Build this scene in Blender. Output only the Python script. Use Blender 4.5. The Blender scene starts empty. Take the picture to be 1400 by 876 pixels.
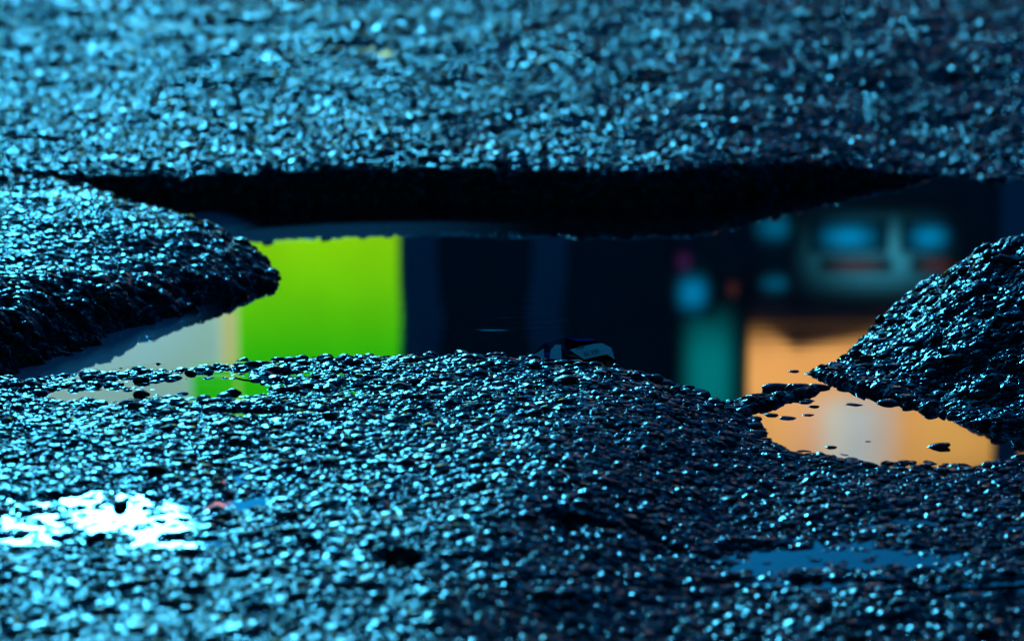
import bpy, bmesh, math, random
import numpy as np
from mathutils import Vector, Matrix

R = math.radians
rng = np.random.default_rng(7)
random.seed(7)
sc = bpy.context.scene
COL = sc.collection

# ------------------------------------------------------------------ camera
CAM_H, PITCH, FPX = 0.45, 11.0, 3777.0          # metres, degrees down, focal length in photo pixels
cam_d = bpy.data.cameras.new('camera')
cam = bpy.data.objects.new('camera', cam_d)
COL.objects.link(cam)
cam.location = (0, 0, CAM_H)
cam.rotation_euler = (R(90 - PITCH), 0, 0)
cam_d.sensor_width = 36.0
cam_d.lens = FPX / 1400 * 36.0
cam_d.clip_start = 0.02
cam_d.clip_end = 500
cam_d.dof.use_dof = True
cam_d.dof.focus_distance = 2.06
cam_d.dof.aperture_fstop = 8.0
sc.camera = cam

# ------------------------------------------------------------------ sky and sun
SUN_EL, SUN_AZ = 17.1, -10.4                    # azimuth left of the view direction (+Y)
w = bpy.data.worlds.new('World')
sc.world = w
w.use_nodes = True
nt = w.node_tree
nt.nodes.clear()
sky = nt.nodes.new('ShaderNodeTexSky')
sky.sky_type = 'NISHITA'
sky.sun_disc = False
sky.sun_elevation = R(SUN_EL)
sky.sun_rotation = R(SUN_AZ)
sky.air_density = 1.0
sky.dust_density = 4.0
sky.ozone_density = 6.0
tint = nt.nodes.new('ShaderNodeMix')
tint.data_type = 'RGBA'
tint.blend_type = 'MULTIPLY'
tint.inputs['Factor'].default_value = 1.0
tint.inputs['B'].default_value = (0.006, 0.36, 0.90, 1)
bg = nt.nodes.new('ShaderNodeBackground')
bg.inputs['Strength'].default_value = 0.05
wo = nt.nodes.new('ShaderNodeOutputWorld')
nt.links.new(sky.outputs['Color'], tint.inputs['A'])
nt.links.new(tint.outputs['Result'], bg.inputs['Color'])
nt.links.new(bg.outputs['Background'], wo.inputs['Surface'])

sun_d = bpy.data.lights.new('sun', 'SUN')
sun_d.energy = 1.45
sun_d.angle = R(7.8)
sun_d.color = (0.06, 0.53, 0.88)
sun = bpy.data.objects.new('sun', sun_d)
COL.objects.link(sun)
sd = Vector((math.sin(R(SUN_AZ)) * math.cos(R(SUN_EL)), math.cos(R(SUN_AZ)) * math.cos(R(SUN_EL)), math.sin(R(SUN_EL))))
sun.rotation_euler = sd.to_track_quat('Z', 'Y').to_euler()
sun.location = (-3, 6, 8)

sc.view_settings.view_transform = 'Standard'
sc.view_settings.look = 'None'
sc.view_settings.gamma = 1.0
sc.view_settings.exposure = 0.6
sc.render.engine = 'CYCLES'
sc.cycles.use_denoising = True
sc.cycles.denoiser = 'OPENIMAGEDENOISE'
sc.cycles.denoising_prefilter = 'ACCURATE'
sc.cycles.max_bounces = 5
sc.cycles.sample_clamp_indirect = 8.0
sc.cycles.sample_clamp_direct = 20.0
sc.cycles.caustics_reflective = False
sc.cycles.caustics_refractive = False

# ------------------------------------------------------------------ helpers
def P(px, py, z=0.0):
    """point of the place at height z that the photograph shows at pixel px, py"""
    a = R(PITCH)
    u, v = (px - 700) / FPX, (438 - py) / FPX
    dy = math.cos(a) + v * math.sin(a)
    dz = -math.sin(a) + v * math.cos(a)
    t = (z - CAM_H) / dz
    return (u * t, dy * t, z)

def FAC(px, py, Y):
    """X, Z on a facade at distance Y that the still water mirrors at pixel px, py"""
    a = R(PITCH)
    u, v = (px - 700) / FPX, (438 - py) / FPX
    dy = math.cos(a) + v * math.sin(a)
    dz = -math.sin(a) + v * math.cos(a)
    t = Y / dy
    return (u * t, -(CAM_H + dz * t))

def sdist(poly, X, Y):
    """signed distance to a closed polygon, negative inside"""
    poly = np.asarray(poly, float)[:, :2]
    d = np.full(X.shape, 1e9)
    inside = np.zeros(X.shape, bool)
    n = len(poly)
    for i in range(n):
        ax, ay = poly[i]
        bx, by = poly[(i + 1) % n]
        ex, ey = bx - ax, by - ay
        t = np.clip(((X - ax) * ex + (Y - ay) * ey) / (ex * ex + ey * ey + 1e-12), 0, 1)
        d = np.minimum(d, np.hypot(X - ax - t * ex, Y - ay - t * ey))
        c = ((ay > Y) != (by > Y)) & (X < (bx - ax) * (Y - ay) / (by - ay + 1e-15) + ax)
        inside ^= c
    return np.where(inside, -d, d)

def sstep(a, b, x):
    t = np.clip((x - a) / (b - a), 0, 1)
    return t * t * (3 - 2 * t)

def vnoise(X, Y, s, seed):
    """value noise 0..1 with feature size s"""
    r = np.random.default_rng(seed)
    tab = r.random((256, 256))
    x, y = X / s + 1000, Y / s + 1000
    xi, yi = np.floor(x).astype(int), np.floor(y).astype(int)
    fx, fy = x - xi, y - yi
    fx, fy = fx * fx * (3 - 2 * fx), fy * fy * (3 - 2 * fy)
    g = lambda i, j: tab[i % 256, j % 256]
    return (g(xi, yi) * (1 - fx) * (1 - fy) + g(xi + 1, yi) * fx * (1 - fy)
            + g(xi, yi + 1) * (1 - fx) * fy + g(xi + 1, yi + 1) * fx * fy)

def tag(o, label=None, cat=None, group=None, kind=None):
    if label: o['label'] = label
    if cat: o['category'] = cat
    if group: o['group'] = group
    if kind: o['kind'] = kind
    return o

def link(name, me, mat=None, parent=None):
    o = bpy.data.objects.new(name, me)
    COL.objects.link(o)
    if mat and not me.materials: me.materials.append(mat)
    if parent: o.parent = parent
    return o

def from_py(name, v, f, mat=None, parent=None, smooth=False):
    me = bpy.data.meshes.new(name)
    me.from_pydata([tuple(map(float, p)) for p in v], [], [tuple(map(int, q)) for q in f])
    me.update()
    if smooth: me.polygons.foreach_set('use_smooth', [True] * len(me.polygons))
    return link(name, me, mat, parent)

def box(name, x0, x1, y0, y1, z0, z1, mat, parent=None, bev=0.0):
    bm = bmesh.new()
    bmesh.ops.create_cube(bm, size=1)
    for v in bm.verts:
        v.co = Vector((x0 + (v.co.x + .5) * (x1 - x0), y0 + (v.co.y + .5) * (y1 - y0), z0 + (v.co.z + .5) * (z1 - z0)))
    if bev: bmesh.ops.bevel(bm, geom=bm.edges[:], offset=bev, segments=2, affect='EDGES')
    me = bpy.data.meshes.new(name)
    bm.to_mesh(me); bm.free()
    return link(name, me, mat, parent)

def empty(name, loc):
    o = bpy.data.objects.new(name, None)
    o.location = loc
    COL.objects.link(o)
    bpy.context.view_layer.update()
    return o

def mat_new(name):
    m = bpy.data.materials.new(name)
    m.use_nodes = True
    return m, m.node_tree.nodes, m.node_tree.links, m.node_tree.nodes['Principled BSDF']

def plain(name, col, rough=.6, var=.25, scale=3.0, emit=None, est=0.0, spec=.3, glow=0.0):
    """painted or plastered surface with a little blotchy variation"""
    m, N, L, b = mat_new(name)
    tc = N.new('ShaderNodeTexCoord')
    no = N.new('ShaderNodeTexNoise'); no.inputs['Scale'].default_value = scale; no.inputs['Detail'].default_value = 5
    L.new(tc.outputs['Object'], no.inputs['Vector'])
    cr = N.new('ShaderNodeMapRange')
    cr.inputs['To Min'].default_value = 1 - var; cr.inputs['To Max'].default_value = 1 + var
    L.new(no.outputs['Fac'], cr.inputs['Value'])
    mx = N.new('ShaderNodeVectorMath'); mx.operation = 'SCALE'
    mx.inputs[0].default_value = col[:3]
    L.new(cr.outputs['Result'], mx.inputs['Scale'])
    L.new(mx.outputs['Vector'], b.inputs['Base Color'])
    b.inputs['Roughness'].default_value = rough
    b.inputs['Specular IOR Level'].default_value = spec
    if emit:
        me_ = N.new('ShaderNodeVectorMath'); me_.operation = 'SCALE'
        me_.inputs[0].default_value = emit[:3]
        fac = cr.outputs['Result']
        if glow:                                   # painted fade of the emission towards its edges, softening mirrored shapes
            for ax in ('X', 'Z'):
                se = N.new('ShaderNodeSeparateXYZ'); L.new(tc.outputs['Generated'], se.inputs[0])
                ps = N.new('ShaderNodeMath'); ps.operation = 'SUBTRACT'; ps.inputs[1].default_value = .5; L.new(se.outputs[ax], ps.inputs[0])
                ab = N.new('ShaderNodeMath'); ab.operation = 'ABSOLUTE'; L.new(ps.outputs[0], ab.inputs[0])
                ms = N.new('ShaderNodeMapRange'); ms.interpolation_type = 'SMOOTHSTEP'
                ms.inputs['From Min'].default_value = .5; ms.inputs['From Max'].default_value = .5 - glow
                L.new(ab.outputs[0], ms.inputs['Value'])
                mm = N.new('ShaderNodeMath'); mm.operation = 'MULTIPLY'; L.new(fac, mm.inputs[0]); L.new(ms.outputs['Result'], mm.inputs[1])
                fac = mm.outputs[0]
        L.new(fac, me_.inputs['Scale'])
        L.new(me_.outputs['Vector'], b.inputs['Emission Color'])
        b.inputs['Emission Strength'].default_value = est * 2.0
    return m

# ------------------------------------------------------------------ materials
def asphalt_mat(name, base, r0, r1, bump_scale, bump_d):
    m, N, L, b = mat_new(name)
    tc = N.new('ShaderNodeTexCoord')
    geo = N.new('ShaderNodeNewGeometry')
    oi = N.new('ShaderNodeObjectInfo')
    n1 = N.new('ShaderNodeTexNoise'); n1.inputs['Scale'].default_value = bump_scale; n1.inputs['Detail'].default_value = 3
    L.new(geo.outputs['Position'], n1.inputs['Vector'])
    n2 = N.new('ShaderNodeTexNoise'); n2.inputs['Scale'].default_value = 45; n2.inputs['Detail'].default_value = 3
    L.new(geo.outputs['Position'], n2.inputs['Vector'])
    mr = N.new('ShaderNodeMapRange'); mr.inputs['From Min'].default_value = .3; mr.inputs['From Max'].default_value = .7
    mr.inputs['To Min'].default_value = r0; mr.inputs['To Max'].default_value = r1
    L.new(n2.outputs['Fac'], mr.inputs['Value'])
    gt = N.new('ShaderNodeMath'); gt.operation = 'GREATER_THAN'; gt.inputs[1].default_value = .72    # some chippings are worn dull
    L.new(oi.outputs['Random'], gt.inputs[0])
    ma = N.new('ShaderNodeMath'); ma.operation = 'MULTIPLY_ADD'; ma.inputs[1].default_value = .12
    L.new(gt.outputs[0], ma.inputs[0]); L.new(mr.outputs['Result'], ma.inputs[2])
    L.new(ma.outputs[0], b.inputs['Roughness'])
    cr = N.new('ShaderNodeValToRGB')
    cr.color_ramp.elements[0].color = (base * .55, base * .55, base * .6, 1)
    cr.color_ramp.elements[1].color = (base * 1.7, base * 1.65, base * 1.55, 1)
    L.new(oi.outputs['Random'], cr.inputs['Fac'])
    L.new(cr.outputs['Color'], b.inputs['Base Color'])
    bp = N.new('ShaderNodeBump'); bp.inputs['Strength'].default_value = 1.0; bp.inputs['Distance'].default_value = bump_d
    L.new(n1.outputs['Fac'], bp.inputs['Height'])
    L.new(bp.outputs['Normal'], b.inputs['Normal'])
    b.inputs['Specular IOR Level'].default_value = .5
    b.inputs['IOR'].default_value = 1.33
    return m

M_grit = asphalt_mat('wet_grit', .006, .03, .10, 560, .00025)
M_stone = asphalt_mat('wet_stone', .010, .05, .13, 330, .0007)
M_base = asphalt_mat('wet_bitumen', .008, .40, .60, 500, .002)
M_base.node_tree.nodes['Principled BSDF'].inputs['Specular IOR Level'].default_value = .15

def water_mat(name, base, silt, ripple):
    m, N, L, b = mat_new(name)
    at = N.new('ShaderNodeAttribute'); at.attribute_name = 'silt'
    mx = N.new('ShaderNodeMix'); mx.data_type = 'RGBA'
    mx.inputs['A'].default_value = (*base, 1); mx.inputs['B'].default_value = (*silt, 1)
    L.new(at.outputs['Fac'], mx.inputs['Factor'])
    L.new(mx.outputs['Result'], b.inputs['Base Color'])
    b.inputs['Roughness'].default_value = .026
    b.inputs['IOR'].default_value = 1.33
    geo = N.new('ShaderNodeNewGeometry')
    mp = N.new('ShaderNodeMapping'); mp.inputs['Scale'].default_value = (6, 45, 1); mp.inputs['Rotation'].default_value = (0, 0, R(-6))
    L.new(geo.outputs['Position'], mp.inputs['Vector'])
    no = N.new('ShaderNodeTexNoise'); no.inputs['Scale'].default_value = 1.0; no.inputs['Detail'].default_value = 2
    L.new(mp.outputs['Vector'], no.inputs['Vector'])
    bp = N.new('ShaderNodeBump'); bp.inputs['Strength'].default_value = 1.0; bp.inputs['Distance'].default_value = ripple
    ra = N.new('ShaderNodeAttribute'); ra.attribute_name = 'ripple'      # a breath of wind at the middle of the pool
    n3 = N.new('ShaderNodeTexNoise'); n3.inputs['Scale'].default_value = 1.3; n3.inputs['Detail'].default_value = 1
    L.new(mp.outputs['Vector'], n3.inputs['Vector'])
    mu = N.new('ShaderNodeMath'); mu.operation = 'MULTIPLY'; L.new(n3.outputs['Fac'], mu.inputs[0]); L.new(ra.outputs['Fac'], mu.inputs[1])
    mu2 = N.new('ShaderNodeMath'); mu2.operation = 'MULTIPLY_ADD'; mu2.inputs[1].default_value = 138.0
    L.new(mu.outputs[0], mu2.inputs[0]); L.new(no.outputs['Fac'], mu2.inputs[2])
    L.new(mu2.outputs[0], bp.inputs['Height'])
    L.new(bp.outputs['Normal'], b.inputs['Normal'])
    return m

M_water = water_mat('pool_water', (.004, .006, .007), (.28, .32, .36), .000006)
M_film = water_mat('film_water', (.008, .009, .010), (.14, .10, .08), .00003)

# ------------------------------------------------------------------ the ground: heights
FRONT = [P(x, y, z) for x, y, z in [(-420, 545, .031), (0, 517, .031), (130, 501, .031), (300, 490, .031), (420, 482, .031),
         (540, 478, .031), (650, 479, .030), (740, 489, .027), (850, 508, .021), (950, 533, .012), (1010, 552, .005),
         (1035, 575, .001), (1070, 596, .001), (1120, 608, .001), (1200, 615, .001), (1300, 617, .001), (1345, 611, .001), (1390, 598, .001)]]
FRONT += [(.75, 1.93, 0), (1.6, 1.95, 0), (1.6, .3, 0), (-1.6, .3, 0), (-1.6, 2.02, 0)]
LEFT = [P(x, y, z) for x, y, z in [(-260, 425, .066), (0, 402, .055), (70, 396, .047), (120, 388, .042), (190, 383, .035), (250, 378, .028), (310, 376, .018), (345, 381, .008), (366, 382, .005),
        (352, 350, .014), (338, 328, .022), (300, 298, .036), (250, 277, .043), (200, 260, .047), (150, 248, .043), (100, 238, .044), (30, 230, .05)]]
LEFT += [(-1.6, 3.2, 0), (-1.6, 2.1, 0)]
FAR = [P(x, y, z) for x, y, z in [(-60, 220, .05), (60, 226, .05), (150, 232, .046), (250, 239, .040), (420, 233, .037), (600, 230, .037), (740, 232, .037), (850, 237, .036), (960, 237, .032),
       (1010, 233, .029), (1060, 230, .025), (1110, 230, .020), (1180, 233, .014), (1245, 241, .006), (1300, 232, .004), (1325, 238, .003), (1345, 246, .002), (1480, 244, .002)]]
FAR += [(1.6, 3.2, 0), (9, 8, 0), (9, 60, 0), (-9, 60, 0), (-9, 3.3, 0), (-1.6, 3.05, 0)]
MOUND = [P(x, y, 0) for x, y in [(1100, 508), (1125, 520), (1150, 529), (1215, 547), (1270, 562), (1330, 580), (1362, 590), (1395, 594)]]
MOUND += [(.60, 1.95, 0), (1.6, 2.0, 0), (1.6, 2.5, 0), (.55, 2.42, 0), (.42, 2.36, 0), (.34, 2.30, 0), (.285, 2.20, 0), (.25, 2.13, 0), (.233, 2.105, 0)]
ISTH = [P(x, y, .003) for x, y in [(985, 548), (1040, 537), (1075, 529), (1110, 525), (1128, 524), (1120, 533), (1085, 541), (1045, 553), (1010, 560)]]

FILMS = [  # px, py, z of the surface, half width and half depth in metres, basin depth, the outline's own bend
    ('a', 290, 529, .0302, .086, .070, .0070),
    ('b', 140, 541, .0302, .066, .030, .0065),
    ('c', 175, 708, .0303, .100, .070, .0041),
    ('d', 1135, 765, .0014, .130, .046, .0050),
    ('e', 1385, 806, .0010, .045, .020, .0036),
    ('f', 1240, 716, .0014, .065, .018, .005),
    ('g', 340, 566, .0302, .045, .018, .0055),
    ('h', 400, 512, .0302, .032, .016, .0060),
    ('i', 330, 655, .0302, .020, .030, .0036),
    ('j', 1100, 800, .0012, .075, .012, .0036),
    ('n', 110, 684, .0302, .060, .022, .0036),
    ('o', 250, 742, .0302, .050, .020, .0035),
    ('p', 45, 742, .0302, .050, .022, .0035),
    ('q', 330, 690, .0302, .035, .022, .0040),
    ('k', 505, 66, .0432, .06, .09, .0085),
    ('l', 590, 168, .043, .07, .035, .006),
    ('m', 1235, 716, .0014, .05, .012, .003),
]
SHELL = P(547, 766, .0305)

def height(X, Y, fine=True, basins=True):
    n1 = vnoise(X, Y, .035, 1) - .5
    n2 = vnoise(X, Y, .011, 2) - .5
    n3 = vnoise(X, Y, .16, 3) - .5
    rag = .016 * n1 + .010 * n2                   # ragged shore lines
    # front slab
    zf = .0315 - .0305 * sstep(.055, .215, X + .22 * np.clip(1.9 - Y, 0, .5))
    zf = zf + .0035 * n3 + .003 * n1
    s = sdist(FRONT, X, Y) + rag * .45
    hf = zf - .005 * sstep(-.05, 0, s) - .09 * sstep(-.004, .045, s) 
    # left bank
    zl = np.interp(X, [-.9, -.41, -.345, -.28, -.215, -.18], [.075, .055, .043, .031, .017, .004]) + .030 * np.clip(Y - 2.5, -.4, .1) - .022 * sstep(2.6, 2.85, Y) * sstep(-.62, -.48, X) + .010 * n3 + .006 * n1
    s = sdist(LEFT, X, Y) + rag * 1.4 + .016 * n2 + .010
    hl = zl - .006 * sstep(-.04, 0, s) - np.interp(s, [-.01, .0, .062, .10, 1], [0, .003, .046, .10, .2])
    # far asphalt
    zr = np.interp(X, [-.9, -.5, .25, .34, .47, .60, .8], [.050, .042, .038, .030, .008, .004, .006])
    zr = zr + (.043 - zr) * sstep(3.3, 4.4, Y) + .009 * n3 * sstep(3.0, 3.2, Y) + .016 * (vnoise(X, Y, .09, 8) - .5) * sstep(3.1, 3.5, Y) + .004 * n1
    s = sdist(FAR, X, Y) + rag * .8
    hr = zr - .005 * sstep(-.05, 0, s) - np.interp(s, [-.004, .004, .012, .05, 1], [0, .012, .045, .10, .2])
    # right mound
    ridge = np.interp(X, [.19, .23, .275, .32, .367, .412, .50, .65, 1.6], [0, .001, .005, .026, .056, .080, .115, .14, .15])
    yf = np.interp(X, [.22, .24, .27, .32, .36, .385, .6, 1.6], [2.10, 2.06, 2.02, 1.97, 1.925, 1.91, 1.95, 2.0])
    t = np.clip((Y - yf) / (2.23 - yf), 0, 1)
    prof = np.interp(t, [0, .12, .3, .5, .75, 1], [.07, .12, .30, .72, .93, 1])
    back = np.clip((Y - 2.23) / .14, 0, 1)
    s = sdist(MOUND, X, Y) + rag * .7
    hm = np.maximum(ridge * prof * (1 - back ** 1.6), .0035) + (.013 * n1 + .007 * n2) * sstep(.28, .38, X) + .003 * n1 - .07 * sstep(-.006, .030, s)
    # low strip of grit between the two pools
    s = sdist(ISTH, X, Y) + rag * .5
    hi = .0025 + .004 * n2 - .05 * sstep(-.006, .020, s)
    H = np.maximum.reduce([hf, hl, hr, hm, hi, np.full(X.shape, -.05)])
    # shallow basins and the socket of a stone that has come out
    for nm, px, py, z, rx, ry, dep in (FILMS if basins else ()):
        cx, cy, _ = P(px, py, z)
        q = np.hypot((X - cx) / rx, (Y - cy) / ry) * (1 + .5 * n1 + .5 * n2 + .5 * n3)
        k = 1 - sstep(.35, 1.15, q)
        H = H * (1 - k) + (z + .0005 - dep * k * .62) * k
    q = np.hypot((X - SHELL[0]) / .013, (Y - SHELL[1]) / .019)
    H = H - .016 * (1 - sstep(.55, 1.1, q))
    if fine: H = H + .0016 * (vnoise(X, Y, .006, 5) - .5)
    return H

for i, f in enumerate(FILMS):                   # each thin puddle lies at the level of the road about it
    f = list(f)
    for _ in range(4):
        cx, cy, _z = P(f[1], f[2], f[3])
        gx_, gy_ = np.meshgrid(np.linspace(cx - f[4], cx + f[4], 9), np.linspace(cy - f[5], cy + f[5], 9))
        f[3] = float(np.median(height(gx_, gy_, False, False))) - .0006
    FILMS[i] = tuple(f)

def axis(parts):
    out = []
    for a, b, st in parts:
        n = max(2, int(round((b - a) / st)))
        out += list(np.linspace(a, b, n, endpoint=False))
    return np.array(out + [parts[-1][1]])

gx = axis([(-80, -12, 8), (-12, -2.4, .8), (-2.4, -.9, .03), (-.9, .95, .0058), (.95, 2.4, .03), (2.4, 12, .8), (12, 80, 8)])
gy = axis([(-30, 0, 5), (0, 1.2, .06), (1.2, 3.5, .0055), (3.5, 6.5, .02), (6.5, 9, .08), (9, 20, .8), (20, 140, 12)])
GX, GY = np.meshgrid(gx, gy)
GZ = height(GX, GY)
far_mask = sstep(7, 9, GY)
GZ = GZ * (1 - far_mask) + .043 * far_mask
nx, ny = len(gx), len(gy)

def grid_mesh(name, X, Y, Z, keep=None, attrs=None):
    ny, nx = X.shape
    v = np.stack([X, Y, Z], -1).reshape(-1, 3)
    i = np.arange(ny - 1)[:, None] * nx + np.arange(nx - 1)[None, :]
    f = np.stack([i, i + 1, i + nx + 1, i + nx], -1)
    f = f[keep] if keep is not None else f.reshape(-1, 4)
    used = np.unique(f)
    remap = np.full(len(v), -1); remap[used] = np.arange(len(used))
    f = remap[f]; v = v[used]
    me = bpy.data.meshes.new(name)
    me.vertices.add(len(v)); me.vertices.foreach_set('co', v.astype(np.float32).ravel())
    me.loops.add(f.size); me.loops.foreach_set('vertex_index', f.astype(np.int32).ravel())
    me.polygons.add(len(f)); me.polygons.foreach_set('loop_start', np.arange(0, f.size, 4, dtype=np.int32))
    me.polygons.foreach_set('use_smooth', np.ones(len(f), bool))
    me.update(calc_edges=True)
    for k, a in (attrs or {}).items():
        at = me.attributes.new(k, 'FLOAT', 'POINT')
        at.data.foreach_set('value', a.reshape(-1)[used].astype(np.float32))
    me.validate()
    return me

ground = link('asphalt_road', grid_mesh('asphalt_road', GX, GY, GZ), M_base)
tag(ground, 'cracked wet black asphalt broken open round a flooded pothole', kind='structure')

# ------------------------------------------------------------------ water
wx = np.linspace(-.75, 1.05, 300); wy = np.linspace(1.70, 3.75, 340)
WX, WY = np.meshgrid(wx, wy)
hw = height(WX, WY, False)
land = np.maximum.reduce([-sdist(FAR, WX, WY), -sdist(LEFT, WX, WY)])   # distance out from the banks (negative over water)
sf = -sdist(FAR, WX, WY); sl = -sdist(LEFT, WX, WY)
silt = np.maximum(sstep(-.25, -.21, sf) * (1 - sstep(-.16, -.12, sf)) * (1 - sstep(-.16, .04, WX)) * .7, sstep(-.14, -.11, sl) * (1 - sstep(-.30, -.25, WX)))  # silt painted as bands standing for sunlit strips clear of the bank shade
wk = (hw < .012)
wk = wk[:-1, :-1] | wk[1:, :-1] | wk[:-1, 1:] | wk[1:, 1:]
RP = P(680, 428)
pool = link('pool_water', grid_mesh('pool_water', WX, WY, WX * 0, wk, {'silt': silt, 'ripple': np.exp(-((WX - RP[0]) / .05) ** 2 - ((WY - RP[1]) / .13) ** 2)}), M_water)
tag(pool, 'still dark water filling the pothole and mirroring the street', kind='structure')

for nm, px, py, z, rx, ry, dep in FILMS:
    cx, cy, _ = P(px, py, z)
    fx, fy = np.meshgrid(np.linspace(cx - rx * 1.5, cx + rx * 1.5, 60), np.linspace(cy - ry * 1.5, cy + ry * 1.5, 60))
    fh = height(fx, fy, False)
    q = np.hypot((fx - cx) / rx, (fy - cy) / ry)
    kk = (fh < z + .0004) & (q < 1.35)
    kk = kk[:-1, :-1] & kk[1:, :-1] & kk[:-1, 1:] & kk[1:, 1:]
    if not kk.any(): continue
    o = link('puddle_film', grid_mesh('puddle_film', fx, fy, fx * 0 + z - .0004, kk, {'silt': fx * 0 + (.5 if nm == 'd' else 0)}), M_film)
    tag(o, kind='structure')

# ------------------------------------------------------------------ grit: tens of thousands of bound chippings, one object
def cells(x0, x1, y0, y1, st, jit=.46):
    n = int((x1 - x0) / st); m = int((y1 - y0) / (st * .87))
    ix, iy = np.meshgrid(np.arange(n), np.arange(m))
    X = x0 + (ix + .5 * (iy % 2)) * st + (rng.random(ix.shape) - .5) * 2 * jit * st
    Y = y0 + iy * st * .87 + (rng.random(ix.shape) - .5) * 2 * jit * st
    return X.ravel(), Y.ravel()

def normals(X, Y, e=.003):
    hx = (height(X + e, Y, False) - height(X - e, Y, False)) / (2 * e)
    hy = (height(X, Y + e, False) - height(X, Y - e, False)) / (2 * e)
    return hx, hy

pts = []
for (y0, y1, st, size) in ((1.18, 2.75, .0037, .0022), (2.75, 4.0, .0054, .0030), (4.0, 6.6, .0076, .0040)):
    X, Y = cells(-.2 * y1 - .3, .2 * y1 + .3, y0, y1, st)
    k = np.abs(X) < .2 * Y + .25
    X, Y = X[k], Y[k]
    hx, hy = normals(X, Y)
    g = np.sqrt(1 + hx ** 2 + hy ** 2)
    # steep faces carry more chippings
    rep = np.minimum(np.floor(g - 1 + rng.random(len(X))), 6).astype(int) 
    XX = np.repeat(X, 1 + rep); YY = np.repeat(Y, 1 + rep)
    sel = np.concatenate([[0], np.cumsum(1 + rep)[:-1]])
    first = np.zeros(len(XX), bool); first[sel] = True
    XX = np.where(first, XX, XX + (rng.random(len(XX)) - .5) * st * 1.2)
    YY = np.where(first, YY, YY + (rng.random(len(XX)) - .5) * st * 1.2)
    s = size * np.minimum(np.exp(rng.normal(0, .48, len(XX))), 2.5)
    pts.append(np.stack([XX, YY, s], 1))
pts = np.concatenate(pts)
X, Y, S = pts.T
Z = height(X, Y)
keep = Z > -.016
X, Y, Z, S = X[keep], Y[keep], Z[keep], S[keep]
hx, hy = normals(X, Y)
N = np.stack([-hx, -hy, np.ones_like(hx)], 1)
N /= np.linalg.norm(N, axis=1)[:, None]
N += rng.normal(0, 1, N.shape) * (.09 + .08 * sstep(2.5, 3.2, Y))[:, None]
N /= np.linalg.norm(N, axis=1)[:, None]
# euler XYZ turning +Z onto N after a random spin about Z
theta = np.arccos(np.clip(N[:, 2], -1, 1)); phi = np.arctan2(N[:, 1], N[:, 0])
spin = rng.random(len(X)) * 2 * math.pi
def euler_from(theta, phi, spin):
    ct, st, cp, sp, ca, sa = np.cos(theta), np.sin(theta), np.cos(phi), np.sin(phi), np.cos(spin), np.sin(spin)
    # R = Rz(phi) Ry(theta) Rz(spin)
    r00 = cp * ct * ca - sp * sa; r10 = sp * ct * ca + cp * sa; r20 = -st * ca
    r21 = st * sa; r22 = ct
    return np.stack([np.arctan2(r21, r22), np.arcsin(np.clip(-r20, -1, 1)), np.arctan2(r10, r00)], 1)
E = euler_from(theta, phi, spin)
flat = .28 + .24 * rng.random(len(X)) + .20 * sstep(2.5, 3.2, Y)
SC = np.stack([S * (1 + .35 * rng.random(len(X))), S * (.8 + .3 * rng.random(len(X))), S * flat], 1)
LOW = np.where(rng.random(len(X)) < .35, -.30, .12)          # some chippings sit deep in the binder
CO = np.stack([X, Y, Z], 1) + N * (S * LOW)[:, None]
VAR = rng.integers(0, 8, len(X))

me = bpy.data.meshes.new('asphalt_grit')
me.vertices.add(len(X)); me.vertices.foreach_set('co', CO.astype(np.float32).ravel())
for nm, a in (('rot', E), ('scl', SC)):
    at = me.attributes.new(nm, 'FLOAT_VECTOR', 'POINT'); at.data.foreach_set('vector', a.astype(np.float32).ravel())
at = me.attributes.new('variant', 'INT', 'POINT'); at.data.foreach_set('value', VAR.astype(np.int32))
grit = link('asphalt_grit', me, M_grit)
tag(grit, 'wet black chippings bound in the asphalt, glinting blue', kind='stuff')

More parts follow.
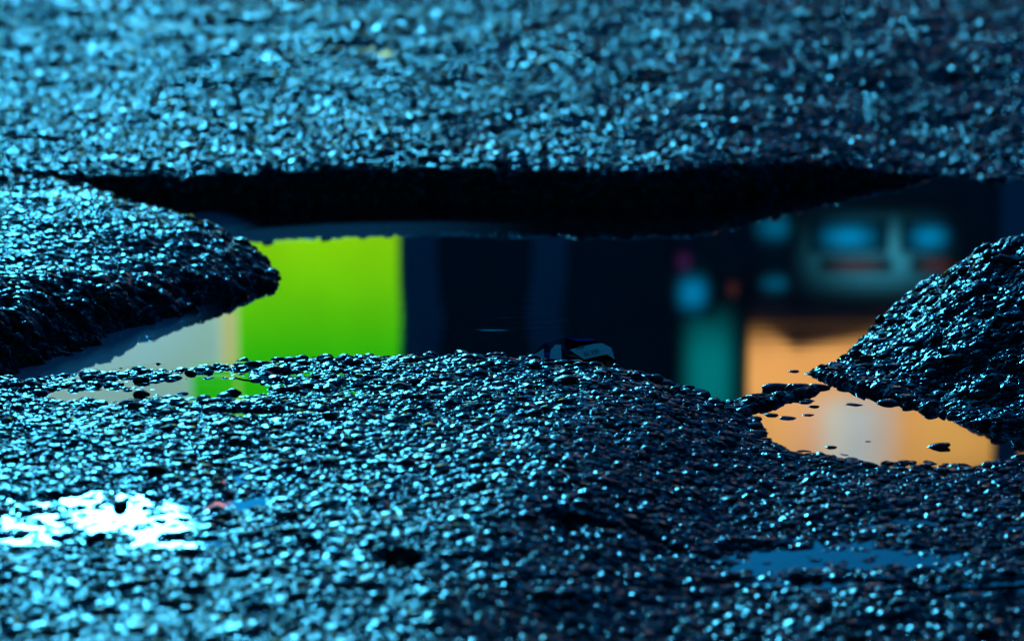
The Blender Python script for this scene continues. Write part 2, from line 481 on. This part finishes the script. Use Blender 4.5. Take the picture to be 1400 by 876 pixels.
def chipping_nodes():
    g = bpy.data.node_groups.new('chippings', 'GeometryNodeTree')
    g.interface.new_socket('Geometry', in_out='INPUT', socket_type='NodeSocketGeometry')
    g.interface.new_socket('Geometry', in_out='OUTPUT', socket_type='NodeSocketGeometry')
    N, L = g.nodes, g.links
    gi, go = N.new('NodeGroupInput'), N.new('NodeGroupOutput')
    jn = N.new('GeometryNodeJoinGeometry')
    for k in range(8):
        ico = N.new('GeometryNodeMeshIcoSphere'); ico.inputs['Subdivisions'].default_value = 2; ico.inputs['Radius'].default_value = 1
        pos = N.new('GeometryNodeInputPosition')
        add = N.new('ShaderNodeVectorMath'); add.operation = 'ADD'; add.inputs[1].default_value = (k * 7.3, k * 3.1, k * 5.7)
        L.new(pos.outputs[0], add.inputs[0])
        vo = N.new('ShaderNodeTexVoronoi'); vo.feature = 'F1'; vo.inputs['Scale'].default_value = .95
        L.new(add.outputs[0], vo.inputs['Vector'])
        no = N.new('ShaderNodeTexNoise'); no.inputs['Scale'].default_value = 1.7; no.inputs['Detail'].default_value = 3
        L.new(add.outputs[0], no.inputs['Vector'])
        m1 = N.new('ShaderNodeMath'); m1.operation = 'MULTIPLY_ADD'; m1.inputs[1].default_value = -.55; m1.inputs[2].default_value = .80
        L.new(vo.outputs['Distance'], m1.inputs[0])
        m2 = N.new('ShaderNodeMath'); m2.operation = 'MULTIPLY_ADD'; m2.inputs[1].default_value = 1.0
        L.new(no.outputs['Fac'], m2.inputs[0]); L.new(m1.outputs[0], m2.inputs[2])
        sc_ = N.new('ShaderNodeVectorMath'); sc_.operation = 'SCALE'
        L.new(pos.outputs[0], sc_.inputs[0]); L.new(m2.outputs[0], sc_.inputs['Scale'])
        sp = N.new('GeometryNodeSetPosition'); L.new(ico.outputs['Mesh'], sp.inputs['Geometry']); L.new(sc_.outputs[0], sp.inputs['Position'])
        ss = N.new('GeometryNodeSetShadeSmooth'); L.new(sp.outputs[0], ss.inputs[0]); ss.inputs['Shade Smooth'].default_value = False
        sm = N.new('GeometryNodeSetMaterial'); sm.inputs['Material'].default_value = M_grit; L.new(ss.outputs[0], sm.inputs[0])
        ti = N.new('GeometryNodeGeometryToInstance'); L.new(sm.outputs[0], ti.inputs[0])
        L.new(ti.outputs[0], jn.inputs[0])
    def attr(n, t):
        a = N.new('GeometryNodeInputNamedAttribute'); a.data_type = t; a.inputs['Name'].default_value = n
        return a.outputs['Attribute']
    iop = N.new('GeometryNodeInstanceOnPoints'); iop.inputs['Pick Instance'].default_value = True
    L.new(gi.outputs[0], iop.inputs['Points']); L.new(jn.outputs[0], iop.inputs['Instance'])
    L.new(attr('variant', 'INT'), iop.inputs['Instance Index'])
    L.new(attr('rot', 'FLOAT_VECTOR'), iop.inputs['Rotation'])
    L.new(attr('scl', 'FLOAT_VECTOR'), iop.inputs['Scale'])
    L.new(iop.outputs[0], go.inputs[0])
    return g
md = grit.modifiers.new('chippings', 'NODES'); md.node_group = chipping_nodes()

# ------------------------------------------------------------------ the largest stones: pieces of the road one can pick apart
def stone_mesh(k):
    bm = bmesh.new()
    bmesh.ops.create_icosphere(bm, subdivisions=2, radius=1)
    r = random.Random(100 + k)
    planes = [Vector((r.gauss(0, 1), r.gauss(0, 1), r.gauss(0, 1))).normalized() for _ in range(9)]
    dist = [r.uniform(.62, .92) for _ in planes]
    for v in bm.verts:
        for n, d in zip(planes, dist):
            e = v.co.dot(n) - d
            if e > 0: v.co -= n * e * .92
        v.co *= 1 + r.uniform(-.04, .04)
    for f in bm.faces: f.smooth = True
    me = bpy.data.meshes.new('stone'); bm.to_mesh(me); bm.free()
    me.materials.append(M_stone)
    return me
STONES = [stone_mesh(k) for k in range(10)]

def place_stone(x, y, s, sink=.25, z=None, fl=None, spin=None):
    o = bpy.data.objects.new('stone', random.choice(STONES))
    COL.objects.link(o)
    h = float(height(np.array([x]), np.array([y]))[0]) if z is None else z
    fl = fl or random.uniform(.40, .62)
    o.location = (x, y, h + s * fl * (1 - 2 * sink))
    o.rotation_euler = (random.gauss(0, .16), random.gauss(0, .16), random.uniform(0, 6.28) if spin is None else spin)
    o.scale = (s * random.uniform(1, 1.35), s * random.uniform(.75, 1), s * fl)
    o.parent = ground
    return o

# stones standing out of the right-hand pool and along its shores (half length in mm)
for px, py, mm in [(1168, 553, 5.5), (1215, 551, 8), (1316, 577, 6.5), (1362, 579, 8), (1077, 572, 6.5), (1053, 567, 6), (1108, 548, 5), (1102, 550, 5), (1112, 555, 4.5), (1105, 567, 4.5),
                   (1283, 611, 7), (1135, 611, 5), (1188, 604, 2.5), (1132, 516, 8), (1120, 530, 7), (1084, 508, 5), (1105, 511, 5), (1060, 533, 12), (1092, 530, 8), (1030, 545, 9), (1010, 549, 6)]:
    x, y, _ = P(px, py, 0)
    place_stone(x, y, mm / 1000, z=-.0006 if mm < 7 else .0, fl=.28 if mm < 7 else .36, sink=.40, spin=random.uniform(-.3, .3))
n = 21
tries = 0
while n < 300 and tries < 9000:
    tries += 1
    y = random.uniform(1.42, 2.12)
    x = random.uniform(-.19, .19) * y
    if random.random() < .35:
        i = random.randrange(1, 11); a, b = FRONT[i], FRONT[i + 1]; t = random.random()
        x = a[0] + (b[0] - a[0]) * t; y = a[1] + (b[1] - a[1]) * t - random.uniform(.0, .05)
    elif random.random() < .3:
        x = random.uniform(.27, .46); y = random.uniform(1.98, 2.23)
    h = float(height(np.array([x]), np.array([y]))[0])
    if h < -.001: continue
    place_stone(x, y, random.uniform(.0042, .0075), sink=random.uniform(.2, .4), z=h)
    n += 1

# ------------------------------------------------------------------ street across the road, seen only in the water
M_green = plain('glowing_green_panel', (.10, .25, .01), .5, .10, 1.2, (.12, .64, .0), 1.0)
def z_ramp(name, lo, hi, est):
    m, N, L, b = mat_new(name)
    tc = N.new('ShaderNodeTexCoord'); se = N.new('ShaderNodeSeparateXYZ'); L.new(tc.outputs['Object'], se.inputs[0])
    mr = N.new('ShaderNodeMapRange'); mr.inputs['From Min'].default_value = 2.0; mr.inputs['From Max'].default_value = 5.0
    L.new(se.outputs['Z'], mr.inputs['Value'])
    mx = N.new('ShaderNodeMix'); mx.data_type = 'RGBA'; mx.inputs['A'].default_value = (*lo, 1); mx.inputs['B'].default_value = (*hi, 1)
    L.new(mr.outputs['Result'], mx.inputs['Factor'])
    no = N.new('ShaderNodeTexNoise'); no.inputs['Scale'].default_value = 1.3; no.inputs['Detail'].default_value = 4; L.new(tc.outputs['Object'], no.inputs['Vector'])
    n2 = N.new('ShaderNodeMapRange'); n2.inputs['To Min'].default_value = .75; n2.inputs['To Max'].default_value = 1.25; L.new(no.outputs['Fac'], n2.inputs['Value'])
    sc_ = N.new('ShaderNodeVectorMath'); sc_.operation = 'SCALE'; L.new(mx.outputs['Result'], sc_.inputs[0]); L.new(n2.outputs['Result'], sc_.inputs['Scale'])
    L.new(sc_.outputs['Vector'], b.inputs['Emission Color']); b.inputs['Emission Strength'].default_value = est
    b.inputs['Base Color'].default_value = (.08, .2, .01, 1)
    return m
M_green = z_ramp('glowing_green_wall', (.46, .58, .0), (.02, .50, .0), 2.0)  # glow added so the green panel mirrors brightly
M_white = plain('pale_render', (.62, .58, .50), .8, .12, 1.5)
M_lwhite = plain('glowing_white_wall', (.6, .6, .55), .6, .15, .6, (.24, .46, .40), 1.0)  # pale wall made to emit, standing in for light falling on it
M_tan = plain('glowing_tan_pilaster', (.62, .50, .24), .8, .12, 1.5, (.42, .50, .20), 1.0)  # pilaster glows like the wall beside it, though no lamp lights it
M_dark = plain('dark_cladding', (.05, .24, .20), .7, .3, 2)
M_navy = plain('blue_grey_pier', (.3, .8, .8), .7, .2, 2)
M_clad = plain('pale_upper_cladding', (.45, .75, .62), .6, .2, 1)
M_slate = plain('slate_cladding', (.30, .20, .18), .7, .3, 2)
M_teal = plain('glowing_teal_panel', (.11, .17, .14), .6, .25, 1.0, (.0, .19, .20), 1.0, glow=.4)  # emission stands in for daylight on the teal panel
M_cyan = plain('glowing_shop_front', (.3, .25, .2), .6, .25, 1.0, (.025, .23, .33), 1.0, glow=.5)  # shop front made to glow in place of ambient light
M_brown = plain('glowing_brown_awning', (.25, .03, .02), .7, .2, 3, (.07, .02, .02), 1.0, glow=.45)  # awnings and sill emit; the glow replaces light falling on them
M_blue = plain('lit_blue_glass', (.02, .03, .04), .3, .4, 1.2, (.0, .20, .42), 1.0, glow=.5)
M_amber = plain('lit_amber_glass', (.05, .03, .02), .4, .22, .9, (.95, .42, .085), .78)
M_pale = plain('lit_pale_glass', (.05, .05, .05), .4, .12, 1.0, (.80, .86, .84), .62, glow=.35)
def amber_window():
    """lit curtain: amber with a pale fold in the upper middle, soft edged"""
    m, N, L, b = mat_new('lit_amber_curtain')
    tc = N.new('ShaderNodeTexCoord'); se = N.new('ShaderNodeSeparateXYZ'); L.new(tc.outputs['Generated'], se.inputs[0])
    no = N.new('ShaderNodeTexNoise'); no.inputs['Scale'].default_value = 1.1; no.inputs['Detail'].default_value = 3; L.new(tc.outputs['Object'], no.inputs['Vector'])
    cr = N.new('ShaderNodeValToRGB'); e = cr.color_ramp.elements
    stops = [(0, (.80, .42, .13)), (.10, (.92, .46, .14)), (.20, (.85, .47, .24)), (.28, (.66, .66, .56)), (.36, (.52, .60, .60)), (.44, (.60, .50, .40)), (.52, (.85, .42, .12)), (.62, (.85, .45, .11)), (1, (.7, .33, .07))]
    e[0].position, e[0].color = stops[0][0], (*stops[0][1], 1)
    e[1].position, e[1].color = stops[-1][0], (*stops[-1][1], 1)
    for p, c in stops[1:-1]:
        q = e.new(p); q.color = (*c, 1)
    L.new(se.outputs['X'], cr.inputs['Fac'])
    mr = N.new('ShaderNodeMapRange'); mr.interpolation_type = 'SMOOTHSTEP'
    mr.inputs['From Min'].default_value = .38; mr.inputs['From Max'].default_value = .62
    L.new(se.outputs['Z'], mr.inputs['Value'])
    fd = N.new('ShaderNodeMapRange'); fd.interpolation_type = 'SMOOTHSTEP'; fd.inputs['From Max'].default_value = .22; fd.inputs['To Min'].default_value = .12
    L.new(se.outputs['Z'], fd.inputs['Value'])
    mx = N.new('ShaderNodeMix'); mx.data_type = 'RGBA'; mx.inputs['A'].default_value = (.92, .43, .12, 1)
    L.new(mr.outputs['Result'], mx.inputs['Factor']); L.new(cr.outputs['Color'], mx.inputs['B'])
    n2 = N.new('ShaderNodeMapRange'); n2.inputs['To Min'].default_value = .65; n2.inputs['To Max'].default_value = 1.3; L.new(no.outputs['Fac'], n2.inputs['Value'])
    sc_ = N.new('ShaderNodeVectorMath'); sc_.operation = 'SCALE'; L.new(mx.outputs['Result'], sc_.inputs[0]); 
    fm = N.new('ShaderNodeMath'); fm.operation = 'MULTIPLY'; L.new(n2.outputs['Result'], fm.inputs[0]); L.new(fd.outputs['Result'], fm.inputs[1])
    L.new(fm.outputs[0], sc_.inputs['Scale'])
    L.new(sc_.outputs['Vector'], b.inputs['Emission Color'])
    b.inputs['Emission Strength'].default_value = 1.95
    b.inputs['Base Color'].default_value = (.04, .03, .02, 1)
    return m
M_amber = amber_window()
M_dimblue = plain('dim_blue_glass', (.02, .03, .04), .3, .4, 1.2, (.0, .09, .18), 1.0, glow=.5)
M_purple = plain('lit_magenta_sign', (.25, .02, .10), .5, .3, 2, (.03, .006, .04), 1.0, glow=.4)
M_pink = plain('pink_glow', (.5, .2, .2), .5, .2, 2, (.95, .38, .42), 1.2)  # glowing box added to put a pink spot in the puddle
M_roof = plain('roof_sheet', (.10, .10, .10), .6, .2, 2)

YB = 26.0
def fb(name, px0, px1, py0, py1, proud, mat, parent, depth=.05):
    """facade piece mirrored between those pixels; the top of the picture is the foot of the facade"""
    xa, za = FAC(px0, py0, YB); xb, zb = FAC(px1, py1, YB)
    return box(name, min(xa, xb), max(xa, xb), YB - proud - depth, YB - proud, min(za, zb), max(za, zb), mat, parent)

XL = FAC(545, 400, YB)[0]
low = empty('low_building', (-4, YB + 1, .043))
tag(low, 'low pale building with a bright green panel, mirrored left in the pool', 'building')
def part(o, parent):
    o.parent = parent; o.matrix_parent_inverse = parent.matrix_world.inverted(); return o
def pbox(name, *a): 
    o = box(name, *a[:-1]); return part(o, a[-1])
def pf(name, px0, px1, py0, py1, proud, mat, parent, depth=.05):
    return part(fb(name, px0, px1, py0, py1, proud, mat, None, depth), parent)
XG = FAC(325, 400, YB)[0]
XT = FAC(303, 400, YB)[0]
ZR = FAC(0, 628, YB)[1]
pbox('wall', -12, XL, YB, YB + 5, 0, ZR, M_white, low)
pbox('green_panel', XG, XL - .002, YB - .06, YB - .002, 0.1, ZR - .25, M_green, low)
pf('green_header', 264, 326, 511, 600, .065, M_green, low)
pbox('pilaster', XT, XG - .004, YB - .09, YB - .002, 0.05, ZR - .2, M_tan, low)
pbox('roof', -12.1, XL - .01, YB - .12, YB + 5.1, ZR + .002, ZR + .09, M_roof, low)
pbox('glowing_wall_panel', XT - 2.6, XT - .004, YB - .06, YB - .002, .1, ZR - .25, M_lwhite, low)
pf('pink_glow_box', 266, 302, 636, 725, -.5, M_pink, low, .1)
pbox('door', -8.6, -7.4, YB - .05, YB - .002, .06, 2.2, M_navy, low)

tall = empty('tall_building', (3.5, YB + 1, .043))
tag(tall, 'tall dark shop building with amber and blue windows, mirrored right in the pool', 'building')
ZT = FAC(0, 712, YB)[1]
pbox('wall', XL + .004, 9.5, YB, YB + 8, 0, ZT, M_dark, tall)
near = empty('unseen_blocker', (0, -8, .043))  # unseen block added behind the camera to darken banks and facets
tag(near, 'unseen dark building added behind the viewer to block sky light', 'building')
pbox('wall', -14, 14, -12, -5, 0, 10, M_dark, near)
for q in range(-3, 4):
    for zz in (1.0, 4.4, 7.8):
        pbox('window', q * 3.6 - .7, q * 3.6 + .7, -4.998, -4.95, zz, zz + 1.9, M_slate, near)
for a, b in ((547, 598), (728, 775), (1362, 1402)):
    xa, xb = FAC(a, 400, YB)[0], FAC(b, 400, YB)[0]
    pbox('pier', xa, xb, YB - .12, YB - .002, 0.05, ZT - .4, M_navy, tall)
pf('sign_panel', 918, 952, 300, 340, .01, M_slate, tall)
pf('sign_panel', 918, 950, 342, 370, .01, M_purple, tall)
pf('window', 916, 976, 366, 430, .07, M_blue, tall)
pf('window_sill', 990, 1012, 384, 404, .01, M_brown, tall)
pf('teal_panel', 922, 1014, 404, 640, .01, M_teal, tall)
pf('window', 1022, 1096, 286, 334, .01, M_dimblue, tall)
pf('window', 1030, 1090, 372, 400, .01, M_dimblue, tall)
w1 = pf('shop_front', 1076, 1316, 282, 412, .01, M_cyan, tall)
for a, b in ((1106, 1212), (1230, 1304)):
    wn = pf('window', a, b, 300, 344, .065, M_blue, tall)
    pf('awning', a + 14, b + 4, 350, 367, .066, M_brown, tall, .12)
pf('cornice', 1022, 1420, 404, 438, .01, M_slate, tall, .10)
pf('lit_window', 1024, 1440, 442, 640, .01, M_amber, tall)
sh = [FAC(x, y, YB) for x, y in ((1046, 444), (1086, 474), (1150, 462), (1225, 444))]
part(from_py('slanted_awning', [(x, YB - .02 - d, z) for d in (0, .08) for x, z in sh],
     [(0, 1, 2, 3), (7, 6, 5, 4)] + [(i, i + 4, (i + 1) % 4 + 4, (i + 1) % 4) for i in range(4)], M_slate), tall)

# ------------------------------------------------------------------ crumpled wrapper on the rim of the pothole
M_wrap = plain('dark_foil', (.006, .006, .012), .22, .4, 60, spec=.6)
M_wlabel = plain('grey_label', (.8, .8, .8), .3, .15, 80)
M_wviolet = plain('violet_print', (.1, .04, .6), .35, .2, 80)
M_ink = plain('dark_ink', (.004, .004, .006), .6, .1, 50)
WO = P(790, 492, .022)
WY0 = WO[1] + .012
wr = empty('crumpled_wrapper', (WO[0], WY0, .015))
tag(wr, 'small crumpled dark foil wrapper with printed grey label on the pothole rim', 'wrapper')
K = WY0 / FPX
def wp(px, py, d=0.0):
    x, y, _ = P(px, py, 0)
    t = WY0 + d
    t += max(0.0, (495 - py)) * K * .85       # the printed face leans back
    return ((px - 700) * K * 1.004 * (t / WY0), t, CAM_H - t * math.tan(R(PITCH) + math.atan((py - 438) / FPX)))
def wpart(name, v, f, mat, smooth=False):
    return part(from_py(name, v, f, mat, None, smooth), wr)
fr = [(722, 490), (744, 470), (764, 467), (776, 460), (800, 462), (818, 465), (838, 473), (845, 490), (836, 508), (800, 514), (760, 512)]
mid = [wp(788, 488, -.004), wp(772, 478, -.006), wp(810, 497, -.006), wp(748, 486, -.003)]
v = [wp(x, y) for x, y in fr] + [wp(x * .8 + 157, y + 3, .022) for x, y in fr] + mid
bm = bmesh.new()
for p in v: bm.verts.new(p)
bmesh.ops.convex_hull(bm, input=bm.verts[:])
bmesh.ops.subdivide_edges(bm, edges=bm.edges[:], cuts=2, use_grid_fill=True)
for q in bm.verts: q.co += Vector((random.uniform(-1, 1), random.uniform(-1, 1), random.uniform(-1, 1))) * .0007
me = bpy.data.meshes.new('foil_body'); bm.to_mesh(me); bm.free()
part(link('foil_body', me, M_wrap), wr)
D = -.0085
lab = [(780, 478), (812, 470), (825, 469), (838, 475), (843, 491), (832, 484), (800, 491)]
wl = wpart('label_panel', [wp(x, y, D) for x, y in lab] + [wp(x, y, D + .006) for x, y in lab],
           [tuple(range(7))] + [(i, (i + 1) % 7, (i + 1) % 7 + 7, i + 7) for i in range(7)], M_wlabel)
lf = [(754, 478), (760, 471), (768, 471), (769, 492), (752, 490)]
wpart('side_fold', [wp(x, y, D) for x, y in lf] + [wp(x, y, D + .006) for x, y in lf],
      [tuple(range(5))] + [(i, (i + 1) % 5, (i + 1) % 5 + 5, i + 5) for i in range(5)], M_wlabel)
lf = [(731, 485), (744, 476), (745, 488), (732, 490)]
wpart('side_fold', [wp(x, y, D) for x, y in lf] + [wp(x, y, D + .006) for x, y in lf],
      [tuple(range(4))] + [(i, (i + 1) % 4, (i + 1) % 4 + 4, i + 4) for i in range(4)], M_wlabel)
lf = [(746, 482), (752, 482), (753, 487), (747, 487)]
wpart('violet_patch', [wp(x, y, D - .0003) for x, y in lf] + [wp(x, y, D + .004) for x, y in lf],
      [tuple(range(4))] + [(i, (i + 1) % 4, (i + 1) % 4 + 4, i + 4) for i in range(4)], M_wviolet)
ridge = [(774, 461), (790, 463), (806, 463), (818, 465), (806, 466), (790, 466)]
wpart('violet_crease', [wp(x, y, D) for x, y in ridge] + [wp(x, y, D + .01) for x, y in ridge],
      [tuple(range(6))] + [(i, (i + 1) % 6, (i + 1) % 6 + 6, i + 6) for i in range(6)], M_wviolet)
def lettering(txt, px, py, h_px, tilt):
    cu = bpy.data.curves.new('lettering', 'FONT'); cu.body = txt; cu.size = h_px * K * 1.4; cu.extrude = .00005
    o = bpy.data.objects.new('lettering', cu); COL.objects.link(o)
    bpy.context.view_layer.update()
    me = bpy.data.meshes.new_from_object(o.evaluated_get(bpy.context.evaluated_depsgraph_get()))
    bpy.data.objects.remove(o)
    me.name = 'lettering'; me.materials.clear(); me.materials.append(M_ink)
    p = wp(px, py, D - .0004)
    me.transform(Matrix.Translation(p) @ Matrix.Rotation(R(tilt), 4, 'Y') @ Matrix.Rotation(R(90), 4, 'X'))
    o = bpy.data.objects.new('lettering', me); COL.objects.link(o)
    o.parent = wl
    return o
lettering('FOR', 790, 478.5, 4.2, -13)
lettering('5S YBI', 800, 487, 6.0, -14)
